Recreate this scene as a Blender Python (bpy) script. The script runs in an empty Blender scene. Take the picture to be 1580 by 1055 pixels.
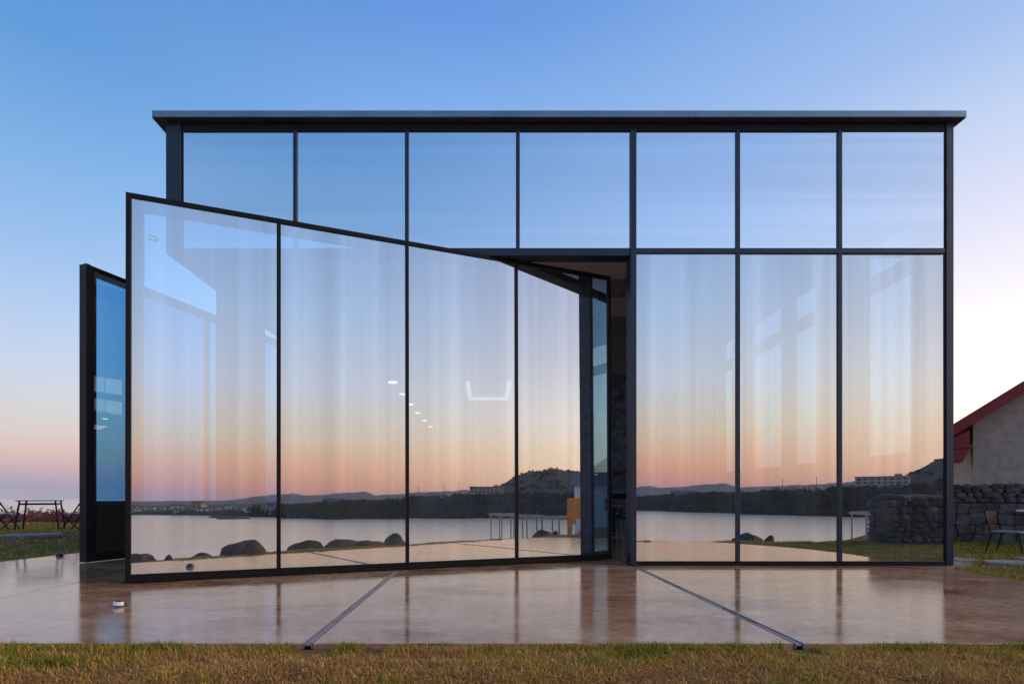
import bpy, math, random
import numpy as np
from mathutils import Vector, Matrix, noise as mnoise
R = math.radians
random.seed(7); rng = np.random.default_rng(7)
scene = bpy.context.scene
COL = scene.collection

# ------------------------------------------------------------------ camera
cam_d = bpy.data.cameras.new('camera'); cam = bpy.data.objects.new('camera', cam_d); COL.objects.link(cam)
cam.location = (0, 0, 1.1); cam.rotation_euler = (R(90), 0, 0)
cam_d.sensor_width = 36; cam_d.lens = 770/1580*36
cam_d.shift_x = (790-752)/1580; cam_d.shift_y = (768-527.5)/1580
cam_d.clip_start = 0.05; cam_d.clip_end = 60000
scene.camera = cam
scene.render.resolution_x = 1024; scene.render.resolution_y = 683

# ------------------------------------------------------------------ sky: after sunset, glow to the right of the pavilion
SUN_AZ = 78.0           # degrees clockwise from +Y
def lin(r, g, b):
    f = lambda c: (c/255/12.92) if c <= 10 else ((c/255+0.055)/1.055)**2.4
    return (f(r), f(g), f(b), 1)
W = bpy.data.worlds.new('World'); scene.world = W; W.use_nodes = True
nt = W.node_tree; nt.nodes.clear(); N = nt.nodes.new; L = nt.links.new
tc = N('ShaderNodeTexCoord'); sep = N('ShaderNodeSeparateXYZ'); L(tc.outputs['Generated'], sep.inputs[0])
hv = N('ShaderNodeVectorMath'); hv.operation = 'MULTIPLY'; hv.inputs[1].default_value = (1, 1, 0); L(tc.outputs['Generated'], hv.inputs[0])
hn = N('ShaderNodeVectorMath'); hn.operation = 'NORMALIZE'; L(hv.outputs[0], hn.inputs[0])
dt = N('ShaderNodeVectorMath'); dt.operation = 'DOT_PRODUCT'; dt.inputs[1].default_value = (math.sin(R(SUN_AZ)), math.cos(R(SUN_AZ)), 0); L(hn.outputs[0], dt.inputs[0])
def mrange(src, a, b):
    m = N('ShaderNodeMapRange'); m.interpolation_type = 'SMOOTHSTEP'
    m.inputs['From Min'].default_value = a; m.inputs['From Max'].default_value = b; L(src, m.inputs['Value']); return m.outputs[0]
def ramp(stops):
    r = N('ShaderNodeValToRGB'); r.color_ramp.interpolation = 'LINEAR'; el = r.color_ramp.elements
    el[0].position, el[0].color = stops[0]; el[1].position, el[1].color = stops[-1]
    for p, c in stops[1:-1]:
        e = el.new(p); e.color = c
    L(sep.outputs['Z'], r.inputs[0]); return r.outputs[0]
A = ramp([(0, lin(160,166,197)), (.02, lin(174,166,194)), (.045, lin(204,178,188)), (.07, lin(221,192,189)), (.1, lin(219,205,205)), (.145, lin(208,211,221)), (.2, lin(196,209,235)),
          (.265, lin(178,203,238)), (.35, lin(152,189,236)), (.46, lin(122,173,227)), (.57, lin(90,151,217)), (1, lin(45,100,180))])
Bq = ramp([(0, (.66,.32,.32,1)), (.02, (.92,.38,.31,1)), (.05, (1.0,.49,.33,1)), (.085, (1.02,.64,.42,1)), (.125, (.98,.80,.62,1)), (.17, (.90,.86,.82,1)), (.22, (.80,.89,1.04,1)), (.34, (.56,.79,1.14,1)),
          (.49, (.34,.56,.98,1)), (.62, (.205,.41,.81,1)), (.69, (.13,.31,.75,1)), (1, (.05,.17,.48,1))])
Cq = ramp([(0, (1.5,.95,.6,1)), (.06, (1.55,1.15,.8,1)), (.17, (1.35,1.25,1.15,1)), (.275, (.97,.92,.97,1)), (.38, (.74,.74,.93,1)), (.48, (.52,.63,.87,1)),
          (.56, (.34,.50,.83,1)), (.7, (.19,.37,.75,1)), (1, (.05,.17,.48,1))])
def mix(f, a, b):
    m = N('ShaderNodeMix'); m.data_type = 'RGBA'; L(f, m.inputs[0]); L(a, m.inputs[6]); L(b, m.inputs[7]); return m.outputs[2]
skycol = mix(mrange(dt.outputs['Value'], .12, .93), mix(mrange(dt.outputs['Value'], -.6, .2), A, Bq), Cq)
bg = N('ShaderNodeBackground'); L(skycol, bg.inputs[0]); bg.inputs[1].default_value = 1.0
nis = N('ShaderNodeTexSky'); nis.sky_type = 'NISHITA'; nis.sun_disc = False; nis.sun_elevation = R(1.0); nis.sun_rotation = R(SUN_AZ)
bg2 = N('ShaderNodeBackground'); L(nis.outputs[0], bg2.inputs[0]); bg2.inputs[1].default_value = 0.05
ad = N('ShaderNodeAddShader'); L(bg.outputs[0], ad.inputs[0]); L(bg2.outputs[0], ad.inputs[1])
wo = N('ShaderNodeOutputWorld'); L(ad.outputs[0], wo.inputs[0])
sd = bpy.data.lights.new('sun', 'SUN'); sun = bpy.data.objects.new('sun', sd); COL.objects.link(sun)
sd.energy = 2.0; sd.angle = R(40); sd.color = (1.0, .68, .42)
sdir = Vector((math.sin(R(96))*math.cos(R(26)), math.cos(R(96))*math.cos(R(26)), math.sin(R(26))))
sun.rotation_euler = sdir.to_track_quat('Z', 'Y').to_euler()
vs = scene.view_settings; vs.view_transform = 'Standard'; vs.look = 'None'; vs.exposure = 0; vs.gamma = 1; vs.use_curve_mapping = False
scene.render.engine = 'CYCLES'
cy = scene.cycles; cy.max_bounces = 14; cy.transparent_max_bounces = 24; cy.glossy_bounces = 8; cy.transmission_bounces = 6; cy.diffuse_bounces = 4
cy.use_denoising = True; cy.sample_clamp_indirect = 6; cy.caustics_reflective = True

# ------------------------------------------------------------------ materials
def newmat(name):
    m = bpy.data.materials.new(name); m.use_nodes = True; t = m.node_tree; t.nodes.clear()
    o = t.nodes.new('ShaderNodeOutputMaterial'); return m, t, o
def noise_fac(t, scale, detail=4, stretch=(1,1,1), rough=.55, coord='Object'):
    c = t.nodes.new('ShaderNodeTexCoord'); mp = t.nodes.new('ShaderNodeMapping'); mp.inputs['Scale'].default_value = stretch
    n = t.nodes.new('ShaderNodeTexNoise'); n.inputs['Scale'].default_value = scale; n.inputs['Detail'].default_value = detail; n.inputs['Roughness'].default_value = rough
    t.links.new(c.outputs[coord], mp.inputs[0]); t.links.new(mp.outputs[0], n.inputs['Vector']); return n.outputs['Fac']
def cramp(t, fac, stops):
    r = t.nodes.new('ShaderNodeValToRGB'); el = r.color_ramp.elements
    el[0].position = stops[0][0]; el[0].color = (*stops[0][1], 1); el[1].position = stops[-1][0]; el[1].color = (*stops[-1][1], 1)
    for p, c in stops[1:-1]:
        e = el.new(p); e.color = (*c, 1)
    t.links.new(fac, r.inputs[0]); return r.outputs[0]
def bump(t, fac, strength, dist=.01, prev=None):
    b = t.nodes.new('ShaderNodeBump'); b.inputs['Strength'].default_value = strength; b.inputs['Distance'].default_value = dist
    t.links.new(fac, b.inputs['Height'])
    if prev: t.links.new(prev, b.inputs['Normal'])
    return b.outputs[0]
def pbr(name, c0, c1=None, scale=6, rough=.6, metal=0, spec=.5, bmp=0, bscale=None, bdist=.01, stretch=(1,1,1), r2=None, coat=0, vary=0):
    m, t, o = newmat(name); p = t.nodes.new('ShaderNodeBsdfPrincipled'); t.links.new(p.outputs[0], o.inputs[0])
    p.inputs['Roughness'].default_value = rough; p.inputs['Metallic'].default_value = metal; p.inputs['Specular IOR Level'].default_value = spec
    p.inputs['Coat Weight'].default_value = coat
    if c1 is None: p.inputs['Base Color'].default_value = (*c0, 1)
    else:
        f = noise_fac(t, scale, 5, stretch); col = cramp(t, f, [(.3, c0), (.7, c1)])
        if vary:
            oi = t.nodes.new('ShaderNodeObjectInfo'); mr = t.nodes.new('ShaderNodeMapRange'); mr.inputs[3].default_value = 1-vary; mr.inputs[4].default_value = 1+vary
            t.links.new(oi.outputs['Random'], mr.inputs[0])
            hs = t.nodes.new('ShaderNodeHueSaturation'); t.links.new(mr.outputs[0], hs.inputs['Value']); t.links.new(col, hs.inputs['Color']); col = hs.outputs[0]
        t.links.new(col, p.inputs['Base Color'])
        if r2 is not None:
            mr = t.nodes.new('ShaderNodeMapRange'); mr.inputs[3].default_value = rough; mr.inputs[4].default_value = r2; t.links.new(f, mr.inputs[0]); t.links.new(mr.outputs[0], p.inputs['Roughness'])
    if bmp:
        t.links.new(bump(t, noise_fac(t, bscale or scale*4, 6, stretch), bmp, bdist), p.inputs['Normal'])
    return m

def glass_mat(name, refl, streak_stretch, tint=(.42,.74,1.0,1)):
    """sun-control glass: metallised film, about 60 % mirror, the rest blue tinted transmission"""
    m, t, o = newmat(name)
    g = t.nodes.new('ShaderNodeBsdfGlossy'); g.inputs['Roughness'].default_value = 0.0; g.inputs['Color'].default_value = (.96,.95,.97,1)
    tr = t.nodes.new('ShaderNodeBsdfTransparent'); tr.inputs['Color'].default_value = tint
    nb = bump(t, noise_fac(t, 1.3, 1, (1, .01, .8), coord='Object'), 1.0, .0004); t.links.new(nb, g.inputs['Normal'])
    f = noise_fac(t, 1.0, 2, streak_stretch, coord='Object'); mr = t.nodes.new('ShaderNodeMapRange')
    mr.inputs[1].default_value = .3; mr.inputs[2].default_value = .7; mr.inputs[3].default_value = refl-.07; mr.inputs[4].default_value = refl+.07
    t.links.new(f, mr.inputs[0])
    mx = t.nodes.new('ShaderNodeMixShader'); t.links.new(mr.outputs[0], mx.inputs[0]); t.links.new(tr.outputs[0], mx.inputs[1]); t.links.new(g.outputs[0], mx.inputs[2])
    df = t.nodes.new('ShaderNodeBsdfDiffuse'); df.inputs[0].default_value = (.8,.8,.8,1)
    du = t.nodes.new('ShaderNodeMapRange'); du.inputs[1].default_value = .35; du.inputs[2].default_value = .75; du.inputs[3].default_value = .01; du.inputs[4].default_value = .045
    t.links.new(noise_fac(t, 1.6, 6, (1, .01, .6), .7, coord='Object'), du.inputs[0]); m2 = t.nodes.new('ShaderNodeMixShader'); t.links.new(du.outputs[0], m2.inputs[0]); t.links.new(mx.outputs[0], m2.inputs[1]); t.links.new(df.outputs[0], m2.inputs[2])
    t.links.new(m2.outputs[0], o.inputs[0]); return m
M = {}
M['glass'] = glass_mat('mirror_glass', .65, (4.2, .01, .05))
M['glass_up'] = glass_mat('mirror_glass_upper', .87, (.06, .01, 3.5))
M['glass_side'] = glass_mat('side_window_glass', .58, (.01, 2, .05), (.55,.80,.95,1))
M['glass_blue'] = glass_mat('blue_tinted_glass', .24, (3, .01, .05), (.18,.52,.86,1))
m, t, o = newmat('clear_glass_edge')
g = t.nodes.new('ShaderNodeBsdfGlossy'); g.inputs['Roughness'].default_value = 0; tr = t.nodes.new('ShaderNodeBsdfTransparent'); tr.inputs['Color'].default_value = (.96,.98,.98,1)
mx = t.nodes.new('ShaderNodeMixShader'); mx.inputs[0].default_value = .03; t.links.new(tr.outputs[0], mx.inputs[1]); t.links.new(g.outputs[0], mx.inputs[2]); t.links.new(mx.outputs[0], o.inputs[0])
M['clear'] = m
M['steel'] = pbr('dark_painted_steel', (.007,.006,.008), (.012,.010,.012), 3, .42, 0, .16, .05, 60, .002, r2=.5)
M['steel_blue'] = pbr('slate_painted_steel', (.012,.022,.042), (.018,.030,.054), 2, .35, .1, .4, .04, 50, .002, r2=.45)
M['black'] = pbr('black_panel', (.008,.008,.009), (.014,.013,.013), 4, .35, 0, .5)
M['fascia'] = pbr('roof_edge_metal', (.15,.21,.28), (.20,.27,.35), 2, .35, .6, .5, .05, 40, .003, r2=.45)
M['soffit'] = pbr('soffit_panel', (.03,.03,.04), (.045,.045,.055), 3, .6)
M['seal'] = pbr('silicone_seal', (.75,.74,.72), rough=.5)
M['brass'] = pbr('brass', (.55,.36,.14), rough=.35, metal=1)
M['ceiling'] = pbr('grey_ceiling', (.74,.70,.70), (.82,.77,.77), 2, .8)
M['slate_wall'] = pbr('chalk_slate_wall', (.045,.05,.08), (.21,.22,.29), 5, .6, bmp=.2, bscale=20)
M['wood'] = pbr('brown_wood', (.12,.06,.03), (.22,.12,.06), 8, .5, stretch=(1,8,8), bmp=.1)
M['drift'] = pbr('weathered_timber', (.26,.23,.20), (.44,.40,.36), 8, .75, stretch=(1,6,6), bmp=.3)
M['dark_wall'] = pbr('dark_plaster', (.24,.21,.215), (.31,.27,.275), 2, .8)
M['plaster'] = pbr('rough_grey_plaster', (.36,.28,.235), (.52,.43,.375), 5, .9, bmp=.6, bscale=40, bdist=.02)
M['redroof'] = pbr('dark_red_painted_board', (.20,.012,.018), (.28,.018,.026), 6, .55, bmp=.15, bscale=20)
M['stone'] = pbr('basalt_stone', (.05,.045,.044), (.14,.12,.112), 5, .85, bmp=.7, bscale=22, bdist=.02, vary=.45)
M['stone_brown'] = pbr('brown_field_stone', (.05,.036,.03), (.14,.105,.085), 5, .85, bmp=.7, bscale=22, bdist=.02, vary=.4)
M['mortar'] = pbr('dark_mortar', (.03,.03,.033), (.06,.058,.06), 12, .95, bmp=.5)
M['boulder'] = pbr('dark_shore_rock', (.018,.016,.015), (.11,.09,.075), 6, .85, bmp=1, bscale=9, bdist=.03)
M['flag'] = pbr('grey_flagstone', (.16,.155,.155), (.28,.265,.26), 4, .8, bmp=.4, bscale=30, vary=.15)
M['drainsteel'] = pbr('galvanised_drain_cover', (.22,.20,.21), (.34,.31,.32), 8, .4, .4, .5, .1, 60, .002, r2=.55)
M['white'] = pbr('white_paint', (.78,.78,.76), (.70,.70,.69), 4, .5)
M['shell'] = pbr('pale_render', (.52,.50,.47), (.62,.60,.57), 2, .8)
M['cream'] = pbr('cream_render', (.34,.28,.23), (.42,.35,.29), 2, .8)
M['farroof'] = pbr('far_roof_tiles', (.16,.07,.05), (.24,.11,.08), 2, .8)
M['farroof_b'] = pbr('far_roof_slate', (.07,.08,.10), (.11,.12,.14), 2, .8)
M['window'] = pbr('dark_window', (.02,.022,.028), rough=.1, spec=.6)
M['orange'] = pbr('orange_paint', (.75,.24,.012), (.85,.30,.02), 3, .45)
M['rattan'] = pbr('brown_slat', (.05,.028,.018), (.09,.05,.032), 10, .6, stretch=(1,1,6))
M['mesh_grey'] = pbr('grey_seat', (.25,.25,.27), (.33,.33,.35), 10, .5)
M['bark'] = pbr('bark', (.03,.024,.02), (.07,.055,.045), 6, .9)
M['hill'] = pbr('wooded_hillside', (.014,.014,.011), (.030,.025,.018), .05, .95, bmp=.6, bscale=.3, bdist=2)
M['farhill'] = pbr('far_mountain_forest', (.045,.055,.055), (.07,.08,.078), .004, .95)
def emis(name, col, s):
    m, t, o = newmat(name); e = t.nodes.new('ShaderNodeEmission'); e.inputs[0].default_value = (*col, 1); e.inputs[1].default_value = s; t.links.new(e.outputs[0], o.inputs[0]); return m
M['lamp'] = emis('lamp_glow', (1, .80, .68), 2.6)
M['tray'] = emis('lamp_tray_glow', (1, .62, .50), .95)

# polished concrete
m, t, o = newmat('polished_concrete'); p = t.nodes.new('ShaderNodeBsdfPrincipled'); t.links.new(p.outputs[0], o.inputs[0])
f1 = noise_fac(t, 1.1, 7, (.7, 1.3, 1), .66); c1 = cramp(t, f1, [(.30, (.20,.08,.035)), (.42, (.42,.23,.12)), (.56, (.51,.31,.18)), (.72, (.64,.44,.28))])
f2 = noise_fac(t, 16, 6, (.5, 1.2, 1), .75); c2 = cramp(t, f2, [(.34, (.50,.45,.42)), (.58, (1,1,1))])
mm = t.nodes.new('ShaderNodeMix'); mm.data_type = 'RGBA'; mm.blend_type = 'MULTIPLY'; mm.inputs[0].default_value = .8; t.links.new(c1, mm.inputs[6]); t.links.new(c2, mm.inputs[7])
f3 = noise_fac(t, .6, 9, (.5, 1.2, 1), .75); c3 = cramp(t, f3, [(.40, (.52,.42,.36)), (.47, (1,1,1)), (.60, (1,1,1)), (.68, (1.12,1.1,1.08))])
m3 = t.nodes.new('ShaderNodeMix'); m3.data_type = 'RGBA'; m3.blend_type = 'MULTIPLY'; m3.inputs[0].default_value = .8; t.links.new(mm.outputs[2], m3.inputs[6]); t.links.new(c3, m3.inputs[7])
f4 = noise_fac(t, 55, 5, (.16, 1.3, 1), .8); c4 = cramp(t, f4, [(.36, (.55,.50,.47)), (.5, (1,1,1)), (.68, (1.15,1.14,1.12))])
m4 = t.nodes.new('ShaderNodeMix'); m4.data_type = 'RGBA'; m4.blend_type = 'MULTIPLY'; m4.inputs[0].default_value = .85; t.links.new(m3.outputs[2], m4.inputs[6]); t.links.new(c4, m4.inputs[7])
t.links.new(m4.outputs[2], p.inputs['Base Color'])
mr = t.nodes.new('ShaderNodeMapRange'); mr.inputs[1].default_value = .3; mr.inputs[2].default_value = .7; mr.inputs[3].default_value = .05; mr.inputs[4].default_value = .17; t.links.new(f1, mr.inputs[0]); t.links.new(mr.outputs[0], p.inputs['Roughness'])
p.inputs['Specular IOR Level'].default_value = .5
b1 = bump(t, noise_fac(t, 3, 5, (.8, 9, 1), .6), .14, .004); b2 = bump(t, f2, .12, .002, b1); t.links.new(b2, p.inputs['Normal'])
p.inputs['Thin Film IOR'].default_value = 1.4
M['concrete'] = m

# sea: long smooth swell
m, t, o = newmat('sea_water'); p = t.nodes.new('ShaderNodeBsdfPrincipled'); t.links.new(p.outputs[0], o.inputs[0])
p.inputs['Base Color'].default_value = (.72,.63,.47,1); p.inputs['Roughness'].default_value = .2; p.inputs['IOR'].default_value = 1.5
t.links.new(bump(t, noise_fac(t, .35, 4, (1, 1.4, 1), coord='Object'), .03, .3), p.inputs['Normal'])
M['sea'] = m

# lawn soil and blades
m, t, o = newmat('lawn_soil'); p = t.nodes.new('ShaderNodeBsdfPrincipled'); t.links.new(p.outputs[0], o.inputs[0])
c1 = cramp(t, noise_fac(t, 1.3, 6, rough=.65), [(.3, (.28,.14,.07)), (.5, (.25,.14,.06)), (.62, (.18,.14,.04)), (.78, (.11,.115,.028))])
f2 = noise_fac(t, 45, 5); c2 = cramp(t, f2, [(.3, (.5,.5,.5)), (.65, (1,1,1))])
mm = t.nodes.new('ShaderNodeMix'); mm.data_type = 'RGBA'; mm.blend_type = 'MULTIPLY'; mm.inputs[0].default_value = 1; t.links.new(c1, mm.inputs[6]); t.links.new(c2, mm.inputs[7])
t.links.new(mm.outputs[2], p.inputs['Base Color']); p.inputs['Roughness'].default_value = .95; p.inputs['Specular IOR Level'].default_value = .1
t.links.new(bump(t, f2, .8, .03), p.inputs['Normal']); M['soil'] = m
def vcol_mat(name, rough=.7, transl=.25):
    m, t, o = newmat(name); a = t.nodes.new('ShaderNodeVertexColor'); a.layer_name = 'col'
    p = t.nodes.new('ShaderNodeBsdfPrincipled'); p.inputs['Roughness'].default_value = rough; p.inputs['Specular IOR Level'].default_value = .25; t.links.new(a.outputs[0], p.inputs['Base Color'])
    d = t.nodes.new('ShaderNodeBsdfTranslucent'); t.links.new(a.outputs[0], d.inputs[0]); mx = t.nodes.new('ShaderNodeMixShader'); mx.inputs[0].default_value = transl
    t.links.new(p.outputs[0], mx.inputs[1]); t.links.new(d.outputs[0], mx.inputs[2]); t.links.new(mx.outputs[0], o.inputs[0]); return m
M['blade'] = vcol_mat('plant_blades'); M['leaf'] = vcol_mat('tree_leaves', .8, .1)

# ------------------------------------------------------------------ helpers
def mesh(name, verts, faces, mats, parent=None, smooth=False, midx=None):
    me = bpy.data.meshes.new(name); me.from_pydata([tuple(v) for v in verts], [], faces)
    for mt in (mats if isinstance(mats, (list, tuple)) else [mats]): me.materials.append(M[mt])
    if midx: me.polygons.foreach_set('material_index', midx)
    if smooth: me.polygons.foreach_set('use_smooth', [True]*len(faces))
    me.update(); ob = bpy.data.objects.new(name, me); COL.objects.link(ob)
    if parent: ob.parent = parent
    return ob
BF = [(0,3,2,1),(4,5,6,7),(0,1,5,4),(1,2,6,5),(2,3,7,6),(3,0,4,7)]
class MB:
    def __init__(s): s.v = []; s.f = []
    def box(s, x0, x1, y0, y1, z0, z1, mat=None):
        n = len(s.v); q = [(x0,y0,z0),(x1,y0,z0),(x1,y1,z0),(x0,y1,z0),(x0,y0,z1),(x1,y0,z1),(x1,y1,z1),(x0,y1,z1)]
        if mat: q = [tuple(mat @ Vector(c)) for c in q]
        s.v += q; s.f += [tuple(n+i for i in f) for f in BF]; return s
    def bar(s, a, b, w, h=None, up=(0,0,1)):
        a = Vector(a); b = Vector(b); d = (b-a); l = d.length; d.normalize(); u = Vector(up)
        if abs(d.dot(u)) > .95: u = Vector((0,1,0))
        x = d.cross(u).normalized(); z = x.cross(d).normalized(); h = h or w
        n = len(s.v)
        for P in (a, b):
            for i, j in ((-1,-1),(1,-1),(1,1),(-1,1)): s.v.append(tuple(P + x*(i*w/2) + z*(j*h/2)))
        s.f += [(n,n+1,n+2,n+3),(n+7,n+6,n+5,n+4)] + [(n+i, n+4+i, n+4+(i+1)%4, n+(i+1)%4) for i in range(4)]; return s
    def tube(s, a, b, r0, r1=None, k=8):
        a = Vector(a); b = Vector(b); r1 = r0 if r1 is None else r1; d = (b-a).normalized(); u = Vector((0,0,1)) if abs(d.z) < .9 else Vector((1,0,0))
        x = d.cross(u).normalized(); y = d.cross(x); n = len(s.v)
        for P, r in ((a, r0), (b, r1)):
            for i in range(k): s.v.append(tuple(P + x*(r*math.cos(2*math.pi*i/k)) + y*(r*math.sin(2*math.pi*i/k))))
        s.f += [tuple(range(n, n+k))] + [tuple(range(n+2*k-1, n+k-1, -1))] + [(n+i, n+k+i, n+k+(i+1)%k, n+(i+1)%k) for i in range(k)]; return s
    def build(s, name, mat, parent=None, smooth=False): return mesh(name, s.v, s.f, mat, parent, smooth)
def bevel(ob, w=.006, seg=2):
    b = ob.modifiers.new('bevel', 'BEVEL'); b.width = w; b.segments = seg; b.limit_method = 'ANGLE'; return ob
def empty(name, loc=(0,0,0), rz=0):
    o = bpy.data.objects.new(name, None); COL.objects.link(o); o.location = loc; o.rotation_euler = (0,0,rz); o.empty_display_size = .2; return o
def tag(o, label, cat, group=None, kind=None):
    o['label'] = label; o['category'] = cat
    if group: o['group'] = group
    if kind: o['kind'] = kind
    return o
def struct(o): o['kind'] = 'structure'; return o
def box(name, mat, parent, *a): return MB().box(*a).build(name, mat, parent)
def copy_tree(o, parent=None):
    c = o.copy(); COL.objects.link(c); c.parent = parent
    for ch in list(o.children): copy_tree(ch, c)
    return c
def sstep(a, b, x):
    t = np.clip((x-a)/(b-a), 0, 1); return t*t*(3-2*t)
def PX(px): return (px-752)/770*8.15        # facade column of the photograph to metres on the facade

# ------------------------------------------------------------------ ground, sea, hills
def ground_h(x, y):
    x = np.asarray(x, float); y = np.asarray(y, float)
    yf = np.where(x > 8.5, 1.5-(x-8.5)*.87, 1.5)
    yb = np.where(x > -4, 25+(x+4)*3, 25.)
    front = (y-yf)/np.where(x > 8.5, 1.3, 1.0)
    e = np.minimum(np.minimum(front, (yb-y)*.8+1), x+44)
    z = -.075 - 9.5*sstep(1.4, -13, e) - .55*sstep(1.72, .1, e)
    z = z + .30*sstep(-8.75, -11.2, x)*sstep(8.3, 11.5, y)*sstep(22, 17.5, y)
    z = z + .040*sstep(2.7, 3.2, y)*sstep(4.2, 3.7, y) - .11*np.maximum(0, -y)
    z = z + .09*sstep(8.0, 9.6, x)*sstep(3, 7, y)
    z = z + (np.sin(x*1.7+y*.9)*.018+np.sin(x*.6-y*1.3)*.025)*np.where((x > -8.6) & (x < 8.2) & (y > 3.4), 0, 1)
    z = z + .03*np.minimum(0, np.sin(x*3.1)*np.sin(y*2.3+1))*np.where(y < 3.7, 1, 0)
    return z
gx = np.unique(np.concatenate([np.arange(-60, 90, 3.), np.arange(-18, 18, .4)])); gy = np.unique(np.concatenate([np.arange(-70, 100, 3.), np.arange(-6, 24, .4)]))
X, Y = np.meshgrid(gx, gy); Z = ground_h(X, Y)
nx, ny = len(gx), len(gy)
gverts = np.stack([X.ravel(), Y.ravel(), Z.ravel()], 1)
gfaces = [(j*nx+i, j*nx+i+1, (j+1)*nx+i+1, (j+1)*nx+i) for j in range(ny-1) for i in range(nx-1)]
struct(mesh('ground', gverts, gfaces, 'soil', smooth=True))
SEA = -6.9
S = 9000
n = 24
sv = [(0,0,SEA)] + [(S*math.cos(2*math.pi*i/n), S*math.sin(2*math.pi*i/n), SEA) for i in range(n)]
struct(mesh('sea', sv, [(0, i+1, (i+1) % n+1) for i in range(n)], 'sea'))

AZ = lambda a, r, z=0: Vector((r*math.sin(R(a)), -r*math.cos(R(a)), z))       # bearing a, measured from behind the camera
# far shore across the bay
coast_a = [-14, -8, 0, 3.5, 8, 12, 17, 23, 31, 38, 45, 50, 60, 72]
coast_r = [900, 640, 520, 470, 410, 360, 318, 280, 262, 252, 258, 262, 270, 280]
bank_a = [-14, 0, 10, 13, 15, 17.3, 20, 22.7, 28, 32, 35.5, 38, 40, 42, 60, 72]
bank_e = [-.009, -.008, -.009, -.006, -.001, .002, .004, .007, .0105, .0125, .016, .019, .020, .021, .022, .018]
hill_a = [39.6, 41, 42.3, 43.5, 45.2, 47, 48, 49.2, 51, 54, 60, 66, 72]
hill_e = [.012, .024, .042, .060, .066, .070, .072, .070, .066, .056, .042, .032, .02]
def far_h(a, r):
    rc = np.interp(a, coast_a, coast_r); be = np.interp(a, bank_a, bank_e)
    top = 1.1+be*(rc+25)-(3.0 if a > 13 else 1.0)
    d = r-rc
    z = SEA-1.5 + (top-SEA+1.5)*float(sstep(-3, 22, d))
    if d > 22: z += (d-22)*.008
    h = np.interp(a, hill_a, hill_e, left=0)
    if a > 38.2 and h > 0: z = max(z, z+(1.1+h*410-z)*float(sstep(30, 150, d))*float(sstep(420, 190, d)))
    z += float(sstep(5, 40, d))*mnoise.noise((a*.7, r*.012, 3))*(2.2 if a < 39 else .9)
    return z
az_l = np.arange(-14, 72.1, .5); dr = [-6, 0, 4, 8, 13, 18, 24, 34, 50, 70, 95, 120, 150, 190, 240, 310, 420, 600]
fv = [tuple(AZ(a, np.interp(a, coast_a, coast_r)+d, far_h(a, np.interp(a, coast_a, coast_r)+d))) for a in az_l for d in dr]
nd = len(dr)
ff = [(i*nd+j, i*nd+j+1, (i+1)*nd+j+1, (i+1)*nd+j) for i in range(len(az_l)-1) for j in range(nd-1)]
struct(mesh('far_shore', fv, ff, 'hill', smooth=True))
def ridge(name, prof, r, depth, seed):
    aa = np.arange(prof[0][0], prof[-1][0]+.01, .25); pa = [p[0] for p in prof]; pe = [p[1] for p in prof]; v = []
    prof_d = [(-1, -.0), (-.6, .35), (-.25, .8), (0, 1), (.3, .8), (1, 0)]
    for a in aa:
        h = 1.1-SEA+np.interp(a, pa, pe)*r
        for k, (d, s) in enumerate(prof_d):
            nz = mnoise.noise((a*.8, d*2.3, seed))*.10+mnoise.noise((a*3.1, d*4, seed))*.05
            v.append(tuple(AZ(a, r+d*depth, SEA-2 + (h+2)*max(0, s*(1+nz) if s else 0))))
    k = len(prof_d); f = [(i*k+j, i*k+j+1, (i+1)*k+j+1, (i+1)*k+j) for i in range(len(aa)-1) for j in range(k-1)]
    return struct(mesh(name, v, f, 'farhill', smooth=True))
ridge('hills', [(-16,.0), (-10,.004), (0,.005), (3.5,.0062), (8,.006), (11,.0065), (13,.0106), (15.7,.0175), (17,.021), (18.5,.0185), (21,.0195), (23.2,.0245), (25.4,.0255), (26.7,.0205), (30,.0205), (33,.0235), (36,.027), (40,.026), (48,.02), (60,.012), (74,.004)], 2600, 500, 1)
ridge('mountain_range', [(-18,.0), (-12,.004), (-4,.0065), (4,.005), (9,.0065), (14,.0085), (18,.0235), (20,.016), (28,.019), (31,.0235), (37,.022), (45,.024), (60,.016), (76,.003)], 4300, 700, 5)

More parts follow.
